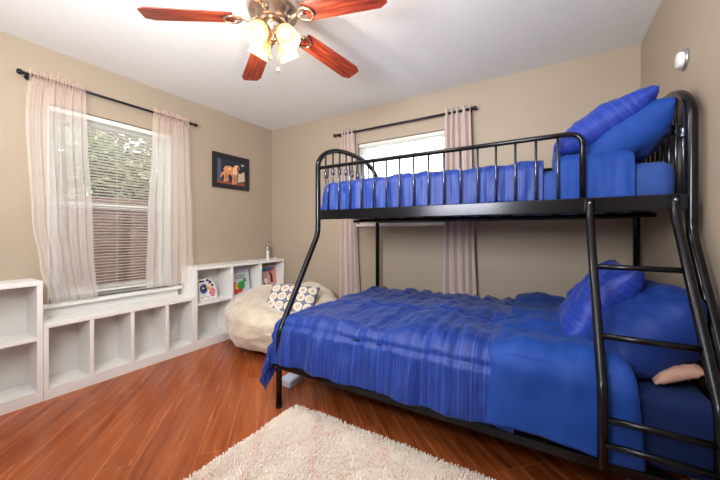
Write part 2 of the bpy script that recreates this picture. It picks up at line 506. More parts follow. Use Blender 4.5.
# ---- window 2 (back wall)
win = bpy.data.objects.new('window_2', None); win.location = ((W2[0]+W2[1])/2, BW, W2[2]); win['kind'] = 'structure'; COL.objects.link(win)
x0, x1, z0, z1 = W2
b = new(); fy0, fy1 = BW+0.06, BW+0.115
box(b, x0, x0+0.035, fy0, fy1, z0, z1, 0.003); box(b, x1-0.035, x1, fy0, fy1, z0, z1, 0.003)
box(b, x0+0.035, x1-0.035, fy0, fy1, z0, z0+0.035, 0.003); box(b, x0+0.035, x1-0.035, fy0, fy1, z1-0.035, z1, 0.003)
box(b, x0+0.035, x1-0.035, fy0+0.01, fy1-0.01, (z0+z1)/2-0.02, (z0+z1)/2+0.02, 0.003)
obj('window_frame', b, M['white_trim'], win)
for a_, c_ in ((z0+0.035, (z0+z1)/2-0.02), ((z0+z1)/2+0.02, z1-0.035)):
    b = new(); box(b, x0+0.035, x1-0.035, BW+0.085, BW+0.089, a_, c_); obj('pane', b, M['glass'], win)
b = new(); box(b, x0-0.02, x1+0.02, BW-0.05, BW+0.06, z0-0.025, z0, 0.005); obj('window_stool', b, M['white_trim'], win)

# ------------------------------------------------------------------ outdoors
b = new(); box(b, -14, 8, -6, 12, -0.5, -0.45); struct('ground_outside', b, M['soil'])
fence = thing('wooden_fence', 'weathered brown board fence outside the window with sheer curtains', 'fence', (-4.75, 1.5, -0.45))
b = new()
zf = -0.40
while zf < 1.44:
    box(b, -4.775, -4.750, -1.6, 5.2, zf, zf+0.149, 0.006); zf += 0.150
obj('fence_boards', b, M['fence'], fence)
b = new(); box(b, -4.80, -4.72, -1.6, 5.2, 1.445, 1.485, 0.004); obj('fence_cap', b, M['fence'], fence)
for yy in (-1.5, 0.3, 1.98, 3.6, 5.1):
    b = new(); box(b, -4.75, -4.66, yy-0.045, yy+0.045, -0.45, 1.445, 0.004); obj('fence_post', b, M['fence'], fence)

def tree(loc, h, spread, nleaf, lm, label, seed, clump=0.5):
    rnd = random.Random(seed)
    t = thing('garden_tree', label, 'tree', loc, 'trees behind the board fence')
    L = Vector(loc)
    b = new()
    top = L + Vector((rnd.uniform(-.1, .1), rnd.uniform(-.1, .1), h*0.62))
    tube(b, [L, L.lerp(top, .5)+Vector((.05, .06, 0)), top], [0.075, 0.06, 0.04], 8)
    ends = []
    for k in range(11):
        s0 = L.lerp(top, rnd.uniform(.35, 1.0)); a = rnd.uniform(0, 2*PI)
        e = s0 + Vector((math.cos(a)*spread*rnd.uniform(.5, 1), math.sin(a)*spread*rnd.uniform(.5, 1), h*rnd.uniform(.08, .38)))
        mid = s0.lerp(e, .5) + Vector((0, 0, .08)); tube(b, [s0, mid, e], [0.028, 0.018, 0.006], 6); ends += [mid, e, s0.lerp(e, .75)]
    obj('trunk', b, M['bark'], t, fixn=True)
    b = new()
    for k in range(nleaf):
        c = ends[rnd.randrange(len(ends))]
        p = c + Vector((rnd.gauss(0, 1), rnd.gauss(0, 1), rnd.gauss(0, 1)))*clump*0.42
        s_ = rnd.uniform(.045, .075)
        q = Quaternion((rnd.gauss(0, 1), rnd.gauss(0, 1), rnd.gauss(0, 1), rnd.gauss(0, 1))).normalized()
        pts = [(0, -1.3, 0), (.5, 0, .1), (0, 1.4, 0), (-.5, 0, .1)]
        b.faces.new([b.verts.new(p + q @ (Vector(v)*s_)) for v in pts])
    obj('foliage', b, lm, t, fixn=False)
    return t
tree((-5.7, 1.0, -0.45), 3.5, 0.8, 5200, M['leaf'], 'green leafy tree behind the fence, nearest the left sheer curtain', 3)
tree((-6.2, 2.3, -0.45), 3.7, 0.9, 5200, M['leaf2'], 'olive leafy tree behind the fence, seen mid window', 5)
tree((-5.6, 3.4, -0.45), 3.2, 0.8, 4200, M['leaf'], 'green tree behind the fence, nearest the right sheer curtain', 8)
tree((-8.4, 2.2, -0.45), 5.6, 1.7, 9000, M['leaf2'], 'farthest olive tree standing behind the other trees', 11, 0.8)

# ------------------------------------------------------------------ blinds
def blind_left():
    t = thing('window_blind', 'white horizontal slat blind open over the window above the bench shelves', 'blind', (LW-0.03, 1.19, 0.61))
    ya, yb = W1[0]+0.012, W1[1]-0.012
    b = new(); box(b, LW-0.052, LW-0.012, ya, yb, 2.0, 2.04, 0.004); obj('headrail', b, M['blind'], t)
    b = new(); z = 0.665
    while z < 1.995:
        c = Vector((LW-0.032, 0, z)); w = 0.0125; tl = math.radians(17)
        dx, dz = w*math.cos(tl), w*math.sin(tl)
        for s in (0,):
            v = [b.verts.new(p) for p in ((c.x-dx, ya, z-dz), (c.x-dx, yb, z-dz), (c.x, yb, z+0.0018), (c.x, ya, z+0.0018), (c.x+dx, yb, z+dz), (c.x+dx, ya, z+dz))]
            b.faces.new((v[0], v[1], v[2], v[3])); b.faces.new((v[3], v[2], v[4], v[5]))
        z += 0.0245
    obj('slats', b, M['blind'], t, solid=0.0022)
    b = new(); box(b, LW-0.046, LW-0.018, ya, yb, 0.632, 0.648, 0.004); obj('bottom_rail', b, M['blind'], t)
    for yy in (ya+0.12, (ya+yb)/2, yb-0.12):
        b = new(); tube(b, [(LW-0.021, yy, 0.64), (LW-0.021, yy, 2.0)], 0.0012, 5); obj('ladder_cord', b, M['blind'], t)
    b = new(); tube(b, [(LW-0.008, ya+0.06, 0.9), (LW-0.008, ya+0.06, 2.01)], 0.003, 6); obj('tilt_wand', b, M['blind'], t)
blind_left()
def blind_back():
    t = thing('window_blind', 'white slat blind glowing in the window behind the top bunk', 'blind', (-1.27, BW+0.03, 1.21))
    xa, xb = W2[0]+0.01, W2[1]-0.01
    b = new(); box(b, xa, xb, BW+0.012, BW+0.05, 2.035, 2.07, 0.004); obj('headrail', b, M['blind'], t)
    b = new(); z = 1.24
    while z < 2.035:
        w = 0.0125; tl = math.radians(44); dy, dz = w*math.cos(tl), w*math.sin(tl); cy = BW+0.032
        v = [b.verts.new(p) for p in ((xa, cy-dy, z-dz), (xb, cy-dy, z-dz), (xb, cy, z+0.002), (xa, cy, z+0.002), (xb, cy+dy, z+dz), (xa, cy+dy, z+dz))]
        b.faces.new((v[0], v[1], v[2], v[3])); b.faces.new((v[3], v[2], v[4], v[5]))
        z += 0.0215
    obj('slats', b, M['blind_b'], t, solid=0.0010)
    b = new(); box(b, xa, xb, BW+0.02, BW+0.045, 1.206, 1.222, 0.004); obj('bottom_rail', b, M['blind'], t)
mb = bpy.data.materials.new('thin_blind_vinyl'); mb.use_nodes = True; _n = NT(mb)
_d = _n.add('ShaderNodeBsdfDiffuse'); _t = _n.add('ShaderNodeBsdfTranslucent'); _m = _n.add('ShaderNodeMixShader'); _m.inputs[0].default_value = 0.28
_c = _n.ramp(_n.noise(_n.coord(), 5), [(0.3, srgb(236, 236, 230)), (0.7, srgb(242, 242, 238))])
for x_ in (_d, _t): _n.link(_c, x_.inputs[0])
_n.link(_d.outputs[0], _m.inputs[1]); _n.link(_t.outputs[0], _m.inputs[2]); _n.link(_m.outputs[0], _n.n['Material Output'].inputs[0])
M['blind_b'] = mb
blind_back()

# ------------------------------------------------------------------ curtain rods and curtains
def finial(b, p, d):
    q = Vector((0, 0, 1)).rotation_difference(Vector(d)).to_matrix().to_4x4()
    lathe(b, [(0.008, -0.004), (0.011, 0.0), (0.011, 0.008), (0.017, 0.014), (0.019, 0.026), (0.014, 0.036), (0, 0.038)], 14, Matrix.Translation(p) @ q)
def rod(p0, p1, wall_off, label):
    p0, p1 = Vector(p0), Vector(p1); d = (p1-p0).normalized(); c = (p0+p1)/2
    t = thing('curtain_rod', label, 'curtain rod', c)
    b = new(); tube(b, [p0, p1], 0.010, 12); obj('rod', b, M['rod'], t)
    for p, s in ((p0, -1), (p1, 1)):
        b = new(); finial(b, p, d*s); obj('finial', b, M['rod'], t)
        a = p - d*s*0.03
        b = new(); e = a + Vector(wall_off)
        tube(b, [a, e], 0.006, 8); tube(b, [e - Vector(wall_off)*0.08, e], 0.018, 12)
        tube(b, [a - d*0.006, a + d*0.006], 0.013, 12)
        obj('bracket', b, M['rod'], t)
    return t
RX = LW + 0.075
rod((RX, 0.628, 2.185), (RX, 1.795, 2.185), (-0.075, 0, 0), 'thin black curtain rod holding the sheer curtains')
RY = BW - 0.055
rod((-2.02, RY, 2.195), (-0.565, RY, 2.195), (0, 0.055, 0), 'thin dark curtain rod above the window behind the bunk')

def sheer(ya, yb, edges, label, seed, z_bot, n_fold):
    """edges: list of (z, left y, right y)"""
    rnd = random.Random(seed); ph = rnd.uniform(0, 6)
    def lerp_edges(z):
        e = edges
        for (za, l0, r0), (zb, l1, r1) in zip(e, e[1:]):
            if za >= z >= zb:
                t = (za-z)/(za-zb); t = t*t*(3-2*t); return l0+(l1-l0)*t, r0+(r1-r0)*t
        return e[-1][1:] if z < e[-1][0] else e[0][1:]
    def fn(u, v):
        z = 2.222 - v*(2.222-z_bot)
        l, r = lerp_edges(z)
        w = u + 0.012*math.sin(6*PI*u+ph+v*2)
        y = l + (r-l)*w
        amp = 0.008 + 0.009*min(1, v*1.5)
        x = RX + amp*math.sin(2*PI*n_fold*u + ph + 1.2*math.sin(v*2.3)) + 0.005*math.sin(2*PI*(n_fold*1.7)*u+v*3)
        if v < 0.045:          # rod pocket: hug the rod, ruffle above it
            k = v/0.045
            x = RX + 0.015 + 0.008*math.sin(2*PI*n_fold*3*u+ph)*(1.3 if k < .4 else .6)
            z += 0.012*math.sin(2*PI*n_fold*2*u + 2*math.sin(9*u))*(1-k)
        x += 0.03*v*v
        if v > 0.9: y += 0.006*math.sin(u*30)
        return (x, y, z)
    b = new(); grid(b, 120, 70, fn)
    o = obj('sheer_curtain', b, M['sheer'], origin=(RX, ya, z_bot), fixn=False)
    tag(o, label, 'curtain', 'sheer curtains on the black rod')
    return o
sheer(0.64, 0.98, [(2.23, 0.650, 0.950), (1.9, 0.632, 0.960), (1.2, 0.655, 0.985), (0.9, 0.69, 0.99), (0.60, 0.745, 1.02)],
      'sheer blush white curtain at the left side of the window, nearest the camera', 2, 0.612, 6)
sheer(1.42, 1.80, [(2.23, 1.425, 1.745), (1.9, 1.42, 1.765), (1.2, 1.385, 1.80), (0.60, 1.36, 1.80)],
      'sheer blush white curtain at the right side of the window, beside the dog picture', 5, 0.625, 6)

def drape(xa, xb, xa2, xb2, label, seed, folds):
    rnd = random.Random(seed); ph = rnd.uniform(0, 6)
    def fn(u, v):
        z = 2.235 - v*2.20
        l = xa + (xa2-xa)*v; r = xb + (xb2-xb)*v
        x = l + (r-l)*u + 0.006*math.sin(8*u+5*v)
        y = RY + 0.005 + 0.026*math.sin(2*PI*folds*u + ph) + 0.005*math.sin(9*u+v*4+ph)*v
        return (x, min(y, BW-0.012), z)
    b = new(); grid(b, 90, 40, fn)
    o = obj('grommet_curtain', b, M['taupe'], origin=(xa, RY, 0.04), solid=0.002, fixn=False)
    return tag(o, label, 'curtain', 'taupe curtains on the back wall')
drape(-1.965, -1.80, -1.99, -1.70, 'taupe pleated curtain hanging beside the cream bean bag', 1, 4)
drape(-0.82, -0.585, -0.83, -0.50, 'taupe pleated curtain behind the middle of the top bunk', 4, 4.5)

# ------------------------------------------------------------------ shelving
SX0, SX1 = LW+0.004, -2.845
def shelf_unit(label, ya, yb, top, cols, shelf_z, th=0.02):
    t = thing('cube_shelf', label, 'shelf', ((SX0+SX1)/2, (ya+yb)/2, 0))
    b = new(); box(b, SX0, SX1, ya, yb, 0.0, 0.055, 0.002); obj('plinth', b, M['white'], t)
    b = new(); box(b, SX0+0.006, SX1, ya, yb, 0.055, 0.075, 0.002); obj('bottom_panel', b, M['white'], t)
    b = new(); box(b, SX0, SX1+0.003, ya, yb, top-0.03, top, 0.003); obj('top_panel', b, M['white'], t)
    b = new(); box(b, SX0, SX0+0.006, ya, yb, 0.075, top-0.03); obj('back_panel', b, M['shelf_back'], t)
    for yy in (ya, yb-th):
        b = new(); box(b, SX0+0.006, SX1, yy, yy+th, 0.075, top-0.03, 0.002); obj('side_panel', b, M['white'], t)
    for yy in cols:
        b = new(); box(b, SX0+0.006, SX1, yy-th/2, yy+th/2, 0.075, top-0.03, 0.002); obj('divider', b, M['white'], t)
    if shelf_z:
        eds = [ya+th] + [c for c in cols] + [yb-th]
        for i, (a, c) in enumerate(zip(eds, eds[1:])):
            a2 = a + (th/2 if i else 0); c2 = c - (th/2 if i < len(eds)-2 else 0)
            b = new(); box(b, SX0+0.006, SX1-0.001, a2, c2, shelf_z-0.02, shelf_z, 0.002); obj('shelf_board', b, M['white'], t)
    return t
shelf_unit('tall white open shelf unit at the left edge, two cells high', -0.16, 0.678, 0.795, (0.26,), 0.425, 0.028)
shelf_unit('low white bench shelf of four open cubbies below the window', 0.680, 1.708, 0.507, (0.935, 1.196, 1.462), None, 0.026)
shelf_unit('white open shelf unit in the corner with books, behind the bean bag', 1.710, 2.872, 0.782, (2.116, 2.500), 0.432, 0.024)

# wicker-like basket at the very left edge
t = thing('woven_basket', 'small pale woven basket on the middle board of the tall shelf', 'basket', (-2.95, 0.415, 0.427))
b = new(); lathe(b, [(0, 0.0), (0.045, 0.0), (0.055, 0.03), (0.058, 0.075), (0.050, 0.078), (0.047, 0.03), (0.04, 0.008), (0, 0.008)], 24, Matrix.Translation((-2.95, 0.415, 0.427)))
obj('basket_body', b, M['wicker'], t)
b = new(); tube(b, [Vector((-2.95, 0.415 + 0.054*math.cos(a), 0.50 + 0.055*math.sin(a))) for a in [PI*k/12 for k in range(13)]], 0.004, 6); obj('handle', b, M['wicker'], t)

# ------------------------------------------------------------------ books and candlestick
def poly(b, pts, y, mi, P):
    """flat coloured shape printed on a cover: pts in (u,v) cover coordinates"""
    f = b.faces.new([b.verts.new(P(u, v, y)) for u, v in pts]); f.material_index = mi
def ell(cu, cv, ru, rv, n=18, rot=0):
    return [(cu + ru*math.cos(2*PI*k/n)*math.cos(rot) - rv*math.sin(2*PI*k/n)*math.sin(rot),
             cv + ru*math.cos(2*PI*k/n)*math.sin(rot) + rv*math.sin(2*PI*k/n)*math.cos(rot)) for k in range(n)]

def book(name, loc, w, h, th, yaw, lean, outline, shapes, mats, label, name2='cover'):
    """cover faces +X before yaw; u runs along +Y, v up; back edge leans"""
    t = thing(name, label, 'book', loc)
    R_ = Matrix.Rotation(yaw, 4, 'Z') @ Matrix.Rotation(lean, 4, 'Y')
    b = new()
    P = lambda u, v, d: Vector(loc) + R_ @ Vector((d, u-w/2, v))
    # boards
    for d0, d1 in ((0, 0.0025), (-th, -th+0.0025)):
        fr = [b.verts.new(P(u, v, d1)) for u, v in outline]; bk = [b.verts.new(P(u, v, d0)) for u, v in outline]
        b.faces.new(fr); b.faces.new(bk[::-1])
        for i in range(len(fr)): b.faces.new((fr[i], bk[i], bk[(i+1) % len(fr)], fr[(i+1) % len(fr)]))
    d = 0.0028
    cov = obj(name2, b, mats[0], t)
    b = new()
    for k, (pts, mi) in enumerate(shapes): poly(b, pts, 0.0029 + 0.00025*k, mi-1, P)
    obj('cover_print', b, mats[1:], t, fixn=False)
    b = new(); ins = [(w/2+(u-w/2)*0.96, 0.003+(v-0.003)*0.97) for u, v in outline]
    fr = [b.verts.new(P(u, v, 0)) for u, v in ins]; bk = [b.verts.new(P(u, v, -th+0.0025)) for u, v in ins]
    b.faces.new(fr); b.faces.new(bk[::-1])
    for i in range(len(fr)): b.faces.new((fr[i], bk[i], bk[(i+1) % len(fr)], fr[(i+1) % len(fr)]))
    obj('pages', b, M['paper'], t)
    return t, P
CW = flat('cover_white', (228, 228, 232)); CK = flat('cover_black', (26, 26, 40)); CR = flat('cover_red', (206, 44, 52))
CY = flat('cover_yellow', (232, 170, 40)); CB = flat('cover_blue', (64, 96, 150)); CG = flat('cover_green', (40, 140, 62))
CP = flat('cover_pink', (214, 150, 140)); CN = flat('cover_brown', (110, 66, 50)); CL = flat('cover_lilac', (176, 166, 196)); CO = flat('cover_orange', (224, 130, 70))
CGy = flat('cover_grey', (196, 202, 208))
# spotted book with an arched top
w, h = 0.205, 0.215
arch = [(0.0, 0), (w, 0), (w, 0.05)] + [(w*0.5 + w*0.5*math.cos(a), 0.05 + 0.165*math.sin(a)) for a in [PI*k/14 for k in range(1, 8)]] + [(0, 0.215)]
sh = [(ell(.04, .19, .035, .010), 2), (ell(.105, .195, .018, .012), 2), (ell(.135, .175, .02, .012, rot=-.6), 2), (ell(.155, .14, .016, .013, rot=-.9), 2), (ell(.12, .165, .010, .008), 4),
      (ell(.055, .115, .045, .05), 5), (ell(.055, .115, .028, .030), 2), (ell(.050, .122, .010, .010), 1), (ell(.105, .125, .022, .012, rot=-.3), 3), (ell(.115, .11, .012, .016), 3),
      (ell(.15, .07, .035, .045), 4)] + [(ell(.13+.018*i+.009*(j % 2), .045+.018*j, .006, .006, 8), 1) for i in range(3) for j in range(4)] + \
     [(ell(.03+.03*i, .03+.012*(i % 2), .008, .005, 8), 2) for i in range(3)]
shf = 0.435
book('picture_book', (-2.93, 1.903, shf), w, h, 0.02, 0.10, -0.14, arch, sh, [CW, CW, CK, CY, CR, CB],
     'white arched picture book with black and red spots in the first upper cell')
def rect(u0, u1, v0, v1): return [(u0, v0), (u1, v0), (u1, v1), (u0, v1)]
w, h = 0.225, 0.26
sh = [(rect(0.0, .2, .225, .26), 1), (rect(0, .04, 0, .13), 2), (rect(.01, .05, .05, .12), 3), (ell(.105, .085, .052, .048), 4), (ell(.155, .14, .026, .026), 4), (rect(.125, .15, .09, .13), 4), (ell(.06, .03, .06, .02), 2),
      (ell(.162, .145, .006, .006, 8), 1)]
t2, P2 = book('picture_book', (-2.935, 2.312, shf), w, h, 0.02, 0.08, -0.13, rect(0, w, 0, h), sh, [CGy, CL, CR, CY, CG],
     'grey picture book with a green creature on its cover in the second upper cell')
cu = bpy.data.curves.new('title', 'FONT'); cu.body = 'LOST'; cu.size = 0.056; cu.extrude = 0.0004
tmp = bpy.data.objects.new('title_tmp', cu); COL.objects.link(tmp)
bpy.context.view_layer.update()
me = bpy.data.meshes.new_from_object(tmp.evaluated_get(bpy.context.evaluated_depsgraph_get()))
bpy.data.objects.remove(tmp)
for v in me.vertices: v.co = P2(0.03 + v.co.x, 0.165 + v.co.y + 0.02*v.co.x, 0.0052 + v.co.z) - Vector(t2.location)
me.materials.append(CK)
o = bpy.data.objects.new('title_lettering', me); o.parent = t2; COL.objects.link(o)
w, h = 0.225, 0.265
sh = [(rect(0, .2, .20, .25), 6), (ell(.05, .16, .045, .03), 5), (rect(.0, .10, .03, .15), 4), (ell(.045, .085, .035, .04), 1), (rect(.01, .03, .0, .07), 2), (ell(.075, .035, .035, .02), 3),
      (ell(.13, .17, .022, .025), 3), (rect(.125, .165, .06, .16), 2), (ell(.125, .195, .02, .022), 7), (ell(.175, .17, .018, .05), 8), (ell(.15, .03, .05, .02), 8), (ell(.095, .14, .008, .012), 1)]
book('picture_book', (-2.935, 2.722, shf), w, h, 0.02, 0.05, -0.13, rect(0, w, 0, h), sh, [CP, CW, CK, CN, CP, CL, CB, CR, CO],
     'pink and orange picture book with figures on its cover in the corner cell')

ct = thing('candlestick', 'white candlestick with a clear crystal bowl on the corner shelf top', 'candlestick', (-2.955, 2.70, 0.782))
T = Matrix.Translation((-2.955, 2.70, 0.782))
b = new(); lathe(b, [(0, 0), (0.028, 0), (0.028, 0.006), (0.016, 0.015), (0.018, 0.03), (0.016, 0.09), (0.020, 0.098), (0.012, 0.104), (0, 0.105)], 20, T); obj('stem', b, M['porcelain'], ct)
b = new(); lathe(b, [(0.006, 0.104), (0.018, 0.112), (0.034, 0.130), (0.042, 0.150), (0.038, 0.150), (0.030, 0.132), (0.012, 0.114), (0, 0.112)], 20, T); obj('crystal_bowl', b, M['crystal'], ct)
b = new(); lathe(b, [(0, 0.113), (0.010, 0.120), (0.011, 0.165), (0.006, 0.190), (0.010, 0.20), (0, 0.222)], 12, T); obj('crystal_drop', b, M['crystal'], ct)
b = new(); lathe(b, [(0, 0), (0.020, 0), (0.026, 0.008), (0.022, 0.016), (0, 0.018)], 18, Matrix.Translation((-2.93, 2.79, 0.782)))
o = obj('trinket_dish', b, M['porcelain'], origin=(-2.93, 2.79, 0.782)); tag(o, 'tiny white dish beside the candlestick', 'dish')

# ------------------------------------------------------------------ dog picture
pic = thing('framed_picture', 'black framed picture of a golden dog on the left wall', 'picture', (LW+0.012, 2.27, 1.79))
py0, py1, pz0, pz1 = 2.04, 2.505, 1.605, 1.985
b = new(); fw = 0.05
def fr_bar(b, pts_o, pts_i, d):
    a = [b.verts.new((LW+0.001, *p)) for p in pts_o+pts_i[::-1]]
    c = [b.verts.new((LW+d, *p)) for p in pts_o] + [b.verts.new((LW+d-0.008, *p)) for p in pts_i[::-1]]
    b.faces.new(a); b.faces.new(c)
    for i in range(4): b.faces.new((a[i], a[(i+1) % 4], c[(i+1) % 4], c[i]))
oc = [(py0, pz0), (py1, pz0), (py1, pz1), (py0, pz1)]; ic = [(py0+fw, pz0+fw), (py1-fw, pz0+fw), (py1-fw, pz1-fw), (py0+fw, pz1-fw)]
for i in range(4): fr_bar(b, [oc[i], oc[(i+1) % 4]], [ic[i], ic[(i+1) % 4]], 0.028)
obj('frame', b, M['frame_black'], pic)
PD = flat('painting_dark', (34, 40, 58)); PG = flat('painting_gold', (212, 142, 96)); PL = flat('painting_light', (236, 188, 150)); PR = flat('painting_rust', (140, 72, 58)); PC = flat('painting_cream', (196, 180, 150)); PB = flat('painting_brown', (120, 62, 44)); PS = flat('painting_slate', (70, 84, 110))
b = new()
def pp(pts, k, mi):
    f = b.faces.new([b.verts.new((LW+0.012+k*0.0003, py0+fw + u*(py1-py0-2*fw), pz0+fw + v*(pz1-pz0-2*fw))) for u, v in pts]); f.material_index = mi
pp([(0, 0), (1, 0), (1, 1), (0, 1)], 0, 0)
pp([(.02, .1), (.14, .1), (.14, .95), (.02, .95)], 1, 6)
pp([(.0, 0), (1, 0), (1, .12), (.0, .10)], 2, 3)
pp([(.72, .12), (1, .2), (.98, .62), (.85, .5), (.74, .5)], 3, 4)
pp([(.86, .82), (.97, .84), (.96, .90), (.87, .89)], 4, 4)
pp([(.22, .60), (.30, .72), (.45, .74), (.60, .68), (.68, .58), (.66, .42), (.55, .36), (.38, .42), (.26, .42)], 5, 1)   # body
pp([(.25, .5), (.16, .42), (.10, .25), (.13, .22), (.22, .36), (.3, .44)], 6, 1)     # tail
for u, dz in ((.24, .0), (.33, .04)): pp([(u, .5), (u+.08, .5), (u+.05, .28), (u+.07, .08+dz), (u-.02, .08+dz), (u, .25)], 7, 1)
for u, dz in ((.52, -.02), (.61, .02)): pp([(u, .5), (u+.09, .5), (u+.07, .25), (u+.08, .03+dz), (u, .03+dz), (u+.01, .25)], 8, 1)
pp([(.54, .44), (.55, .62), (.60, .76), (.66, .82), (.76, .80), (.80, .70), (.78, .60), (.72, .50), (.66, .40)], 9, 2)   # chest and head
pp([(.70, .74), (.77, .78), (.79, .64), (.76, .52), (.71, .56)], 10, 5)   # ear
pp([(.34, .64), (.5, .66), (.44, .56)], 11, 2)
obj('painted_canvas', b, [PD, PG, PL, PR, PC, PB, PS], pic, fixn=False)

# round fixture on the right wall
t = thing('wall_fixture', 'small round white and chrome fixture on the right wall above the bunk', 'wall fixture', (RW, 2.06, 1.935))
q = Matrix.Translation((RW, 2.06, 1.935)) @ Matrix.Rotation(-PI/2, 4, 'Y')
b = new(); lathe(b, [(0, 0), (0.047, 0), (0.048, 0.010), (0.040, 0.014), (0, 0.014)], 28, q); obj('base_ring', b, M['chrome'], t)
b = new(); lathe(b, [(0.036, 0.012), (0.036, 0.026), (0.031, 0.032), (0, 0.033)], 28, q); obj('cap', b, M['mirror_white'], t)

# ------------------------------------------------------------------ ceiling fan
FX, FY, BZ = -1.297, 1.224, 2.272
fan = thing('ceiling_fan', 'ceiling fan with five reddish wooden blades and four lit lamps', 'ceiling fan', (FX, FY, CH))
T = Matrix.Translation((FX, FY, 0))
b = new(); lathe(b, [(0, CH), (0.075, CH), (0.078, CH-0.03), (0.05, CH-0.045), (0, CH-0.045)], 32, T); obj('ceiling_canopy', b, M['nickel'], fan)
b = new(); lathe(b, [(0, 2.405), (0.08, 2.40), (0.135, 2.375), (0.142, 2.34), (0.128, 2.305), (0.095, 2.29), (0.09, 2.275), (0.06, 2.268), (0, 2.268)], 36, T); obj('motor_housing', b, M['nickel'], fan)
b = new(); lathe(b, [(0, 2.27), (0.045, 2.268), (0.052, 2.25), (0.048, 2.215), (0.03, 2.20), (0.022, 2.19), (0.028, 2.175), (0.02, 2.16), (0, 2.158)], 28, T); obj('light_fitting', b, M['nickel'], fan)
a0 = math.radians(79)
for k in range(5):
    a = a0 + k*2*PI/5
    Rk = T @ Matrix.Rotation(a, 4, 'Z')
    # arm: curved bar, then a flat trefoil plate screwed to the blade
    b = new()
    tube(b, [Rk @ Vector(p) for p in ((0.09, 0, 2.285), (0.125, 0, 2.262), (0.155, 0.0, BZ+0.002), (0.205, 0, BZ-0.009))], [0.011, 0.009], 8, rad=0.02)
    for s in (-1, 1):
        tube(b, [Rk @ Vector(p) for p in ((0.16, 0, BZ-0.006), (0.18, s*0.030, BZ-0.010-s*0.006), (0.215, s*0.042, BZ-0.014-s*0.008), (0.252, s*0.018, BZ-0.017-s*0.003), (0.255, 0, BZ-0.017))], 0.006, 7, rad=0.02)
    obj('blade_arm', b, M['nickel'], fan)
    b = new()
    prof = [(0.205, 0.050), (0.215, 0.056), (0.610, 0.068), (0.650, 0.046)]
    outl = [(x, y) for x, y in prof] + [(x, -y) for x, y in prof[::-1]]
    pitch = Matrix.Rotation(math.radians(-11), 4, 'X')
    tp = [b.verts.new(pitch @ Vector((x, y, 0.003))) for x, y in outl]; bt = [b.verts.new(pitch @ Vector((x, y, -0.003))) for x, y in outl]; [setattr(v.co, 'z', v.co.z+0.018) for v in tp+bt]
    b.faces.new(tp); b.faces.new(bt[::-1])
    for i in range(len(tp)): b.faces.new((tp[i], bt[i], bt[(i+1) % len(tp)], tp[(i+1) % len(tp)]))
    o = obj('fan_blade', b, M['blade']); o.parent = fan
    o.location = (0, 0, BZ-CH); o.rotation_euler = (0, math.radians(5.5), a)
for k in range(4):
    a = math.radians(-43.5 + 42 + 90*k)
    d = Vector((math.cos(a), math.sin(a), 0)); ax = (d*0.60 + Vector((0, 0, -0.85))).normalized()
    s0 = Vector((FX, FY, 2.238)) + d*0.03; s1 = Vector((FX, FY, 2.238)) + d*0.052
    b = new(); tube(b, [s0, s1 + Vector((0, 0, 0.004)), s1 + ax*0.02], 0.008, 8, rad=0.02); 
    Q = Matrix.Translation(s1 + ax*0.012) @ Vector((0, 0, 1)).rotation_difference(ax).to_matrix().to_4x4()
    lathe(b, [(0, 0), (0.018, 0.0), (0.022, 0.012), (0.022, 0.022), (0, 0.022)], 18, Q); obj('lamp_holder', b, M['nickel'], fan)
    b = new(); prof = [(0.022, 0.020), (0.030, 0.026), (0.046, 0.050), (0.053, 0.080), (0.050, 0.105), (0.056, 0.125)]
    lathe(b, prof, 28, Q); shd = obj('lamp_shade', b, M['shade'], fan, solid=0.003, fixn=False)
    b = new(); lathe(b, [(0, 0.022), (0.010, 0.024), (0.013, 0.04), (0.024, 0.062), (0.024, 0.078), (0.014, 0.094), (0, 0.098)], 18, Q); obj('bulb', b, M['bulb'], shd)
    L = bpy.data.lights.new('fan_lamp_light', 'POINT'); L.energy = 5.5; L.color = (1.0, 0.91, 0.80); L.shadow_soft_size = 0.03
    lo = bpy.data.objects.new('fan_lamp_light', L); lo.location = s1 + ax*0.155; COL.objects.link(lo)
for (dx, dy, zb) in ((0.028, -0.045, 2.035), (0.025, 0.012, 1.995)):
    b = new(); p = Vector((FX+dx, FY+dy, 0))
    tube(b, [p + Vector((0, 0, 2.20)), p + Vector((0, 0, zb+0.03))], 0.0015, 6)
    lathe(b, [(0, 0.03), (0.004, 0.028), (0.007, 0.010), (0.006, 0.002), (0, 0)], 12, Matrix.Translation(p + Vector((0, 0, zb))))
    obj('pull_chain', b, M['chain'], fan)

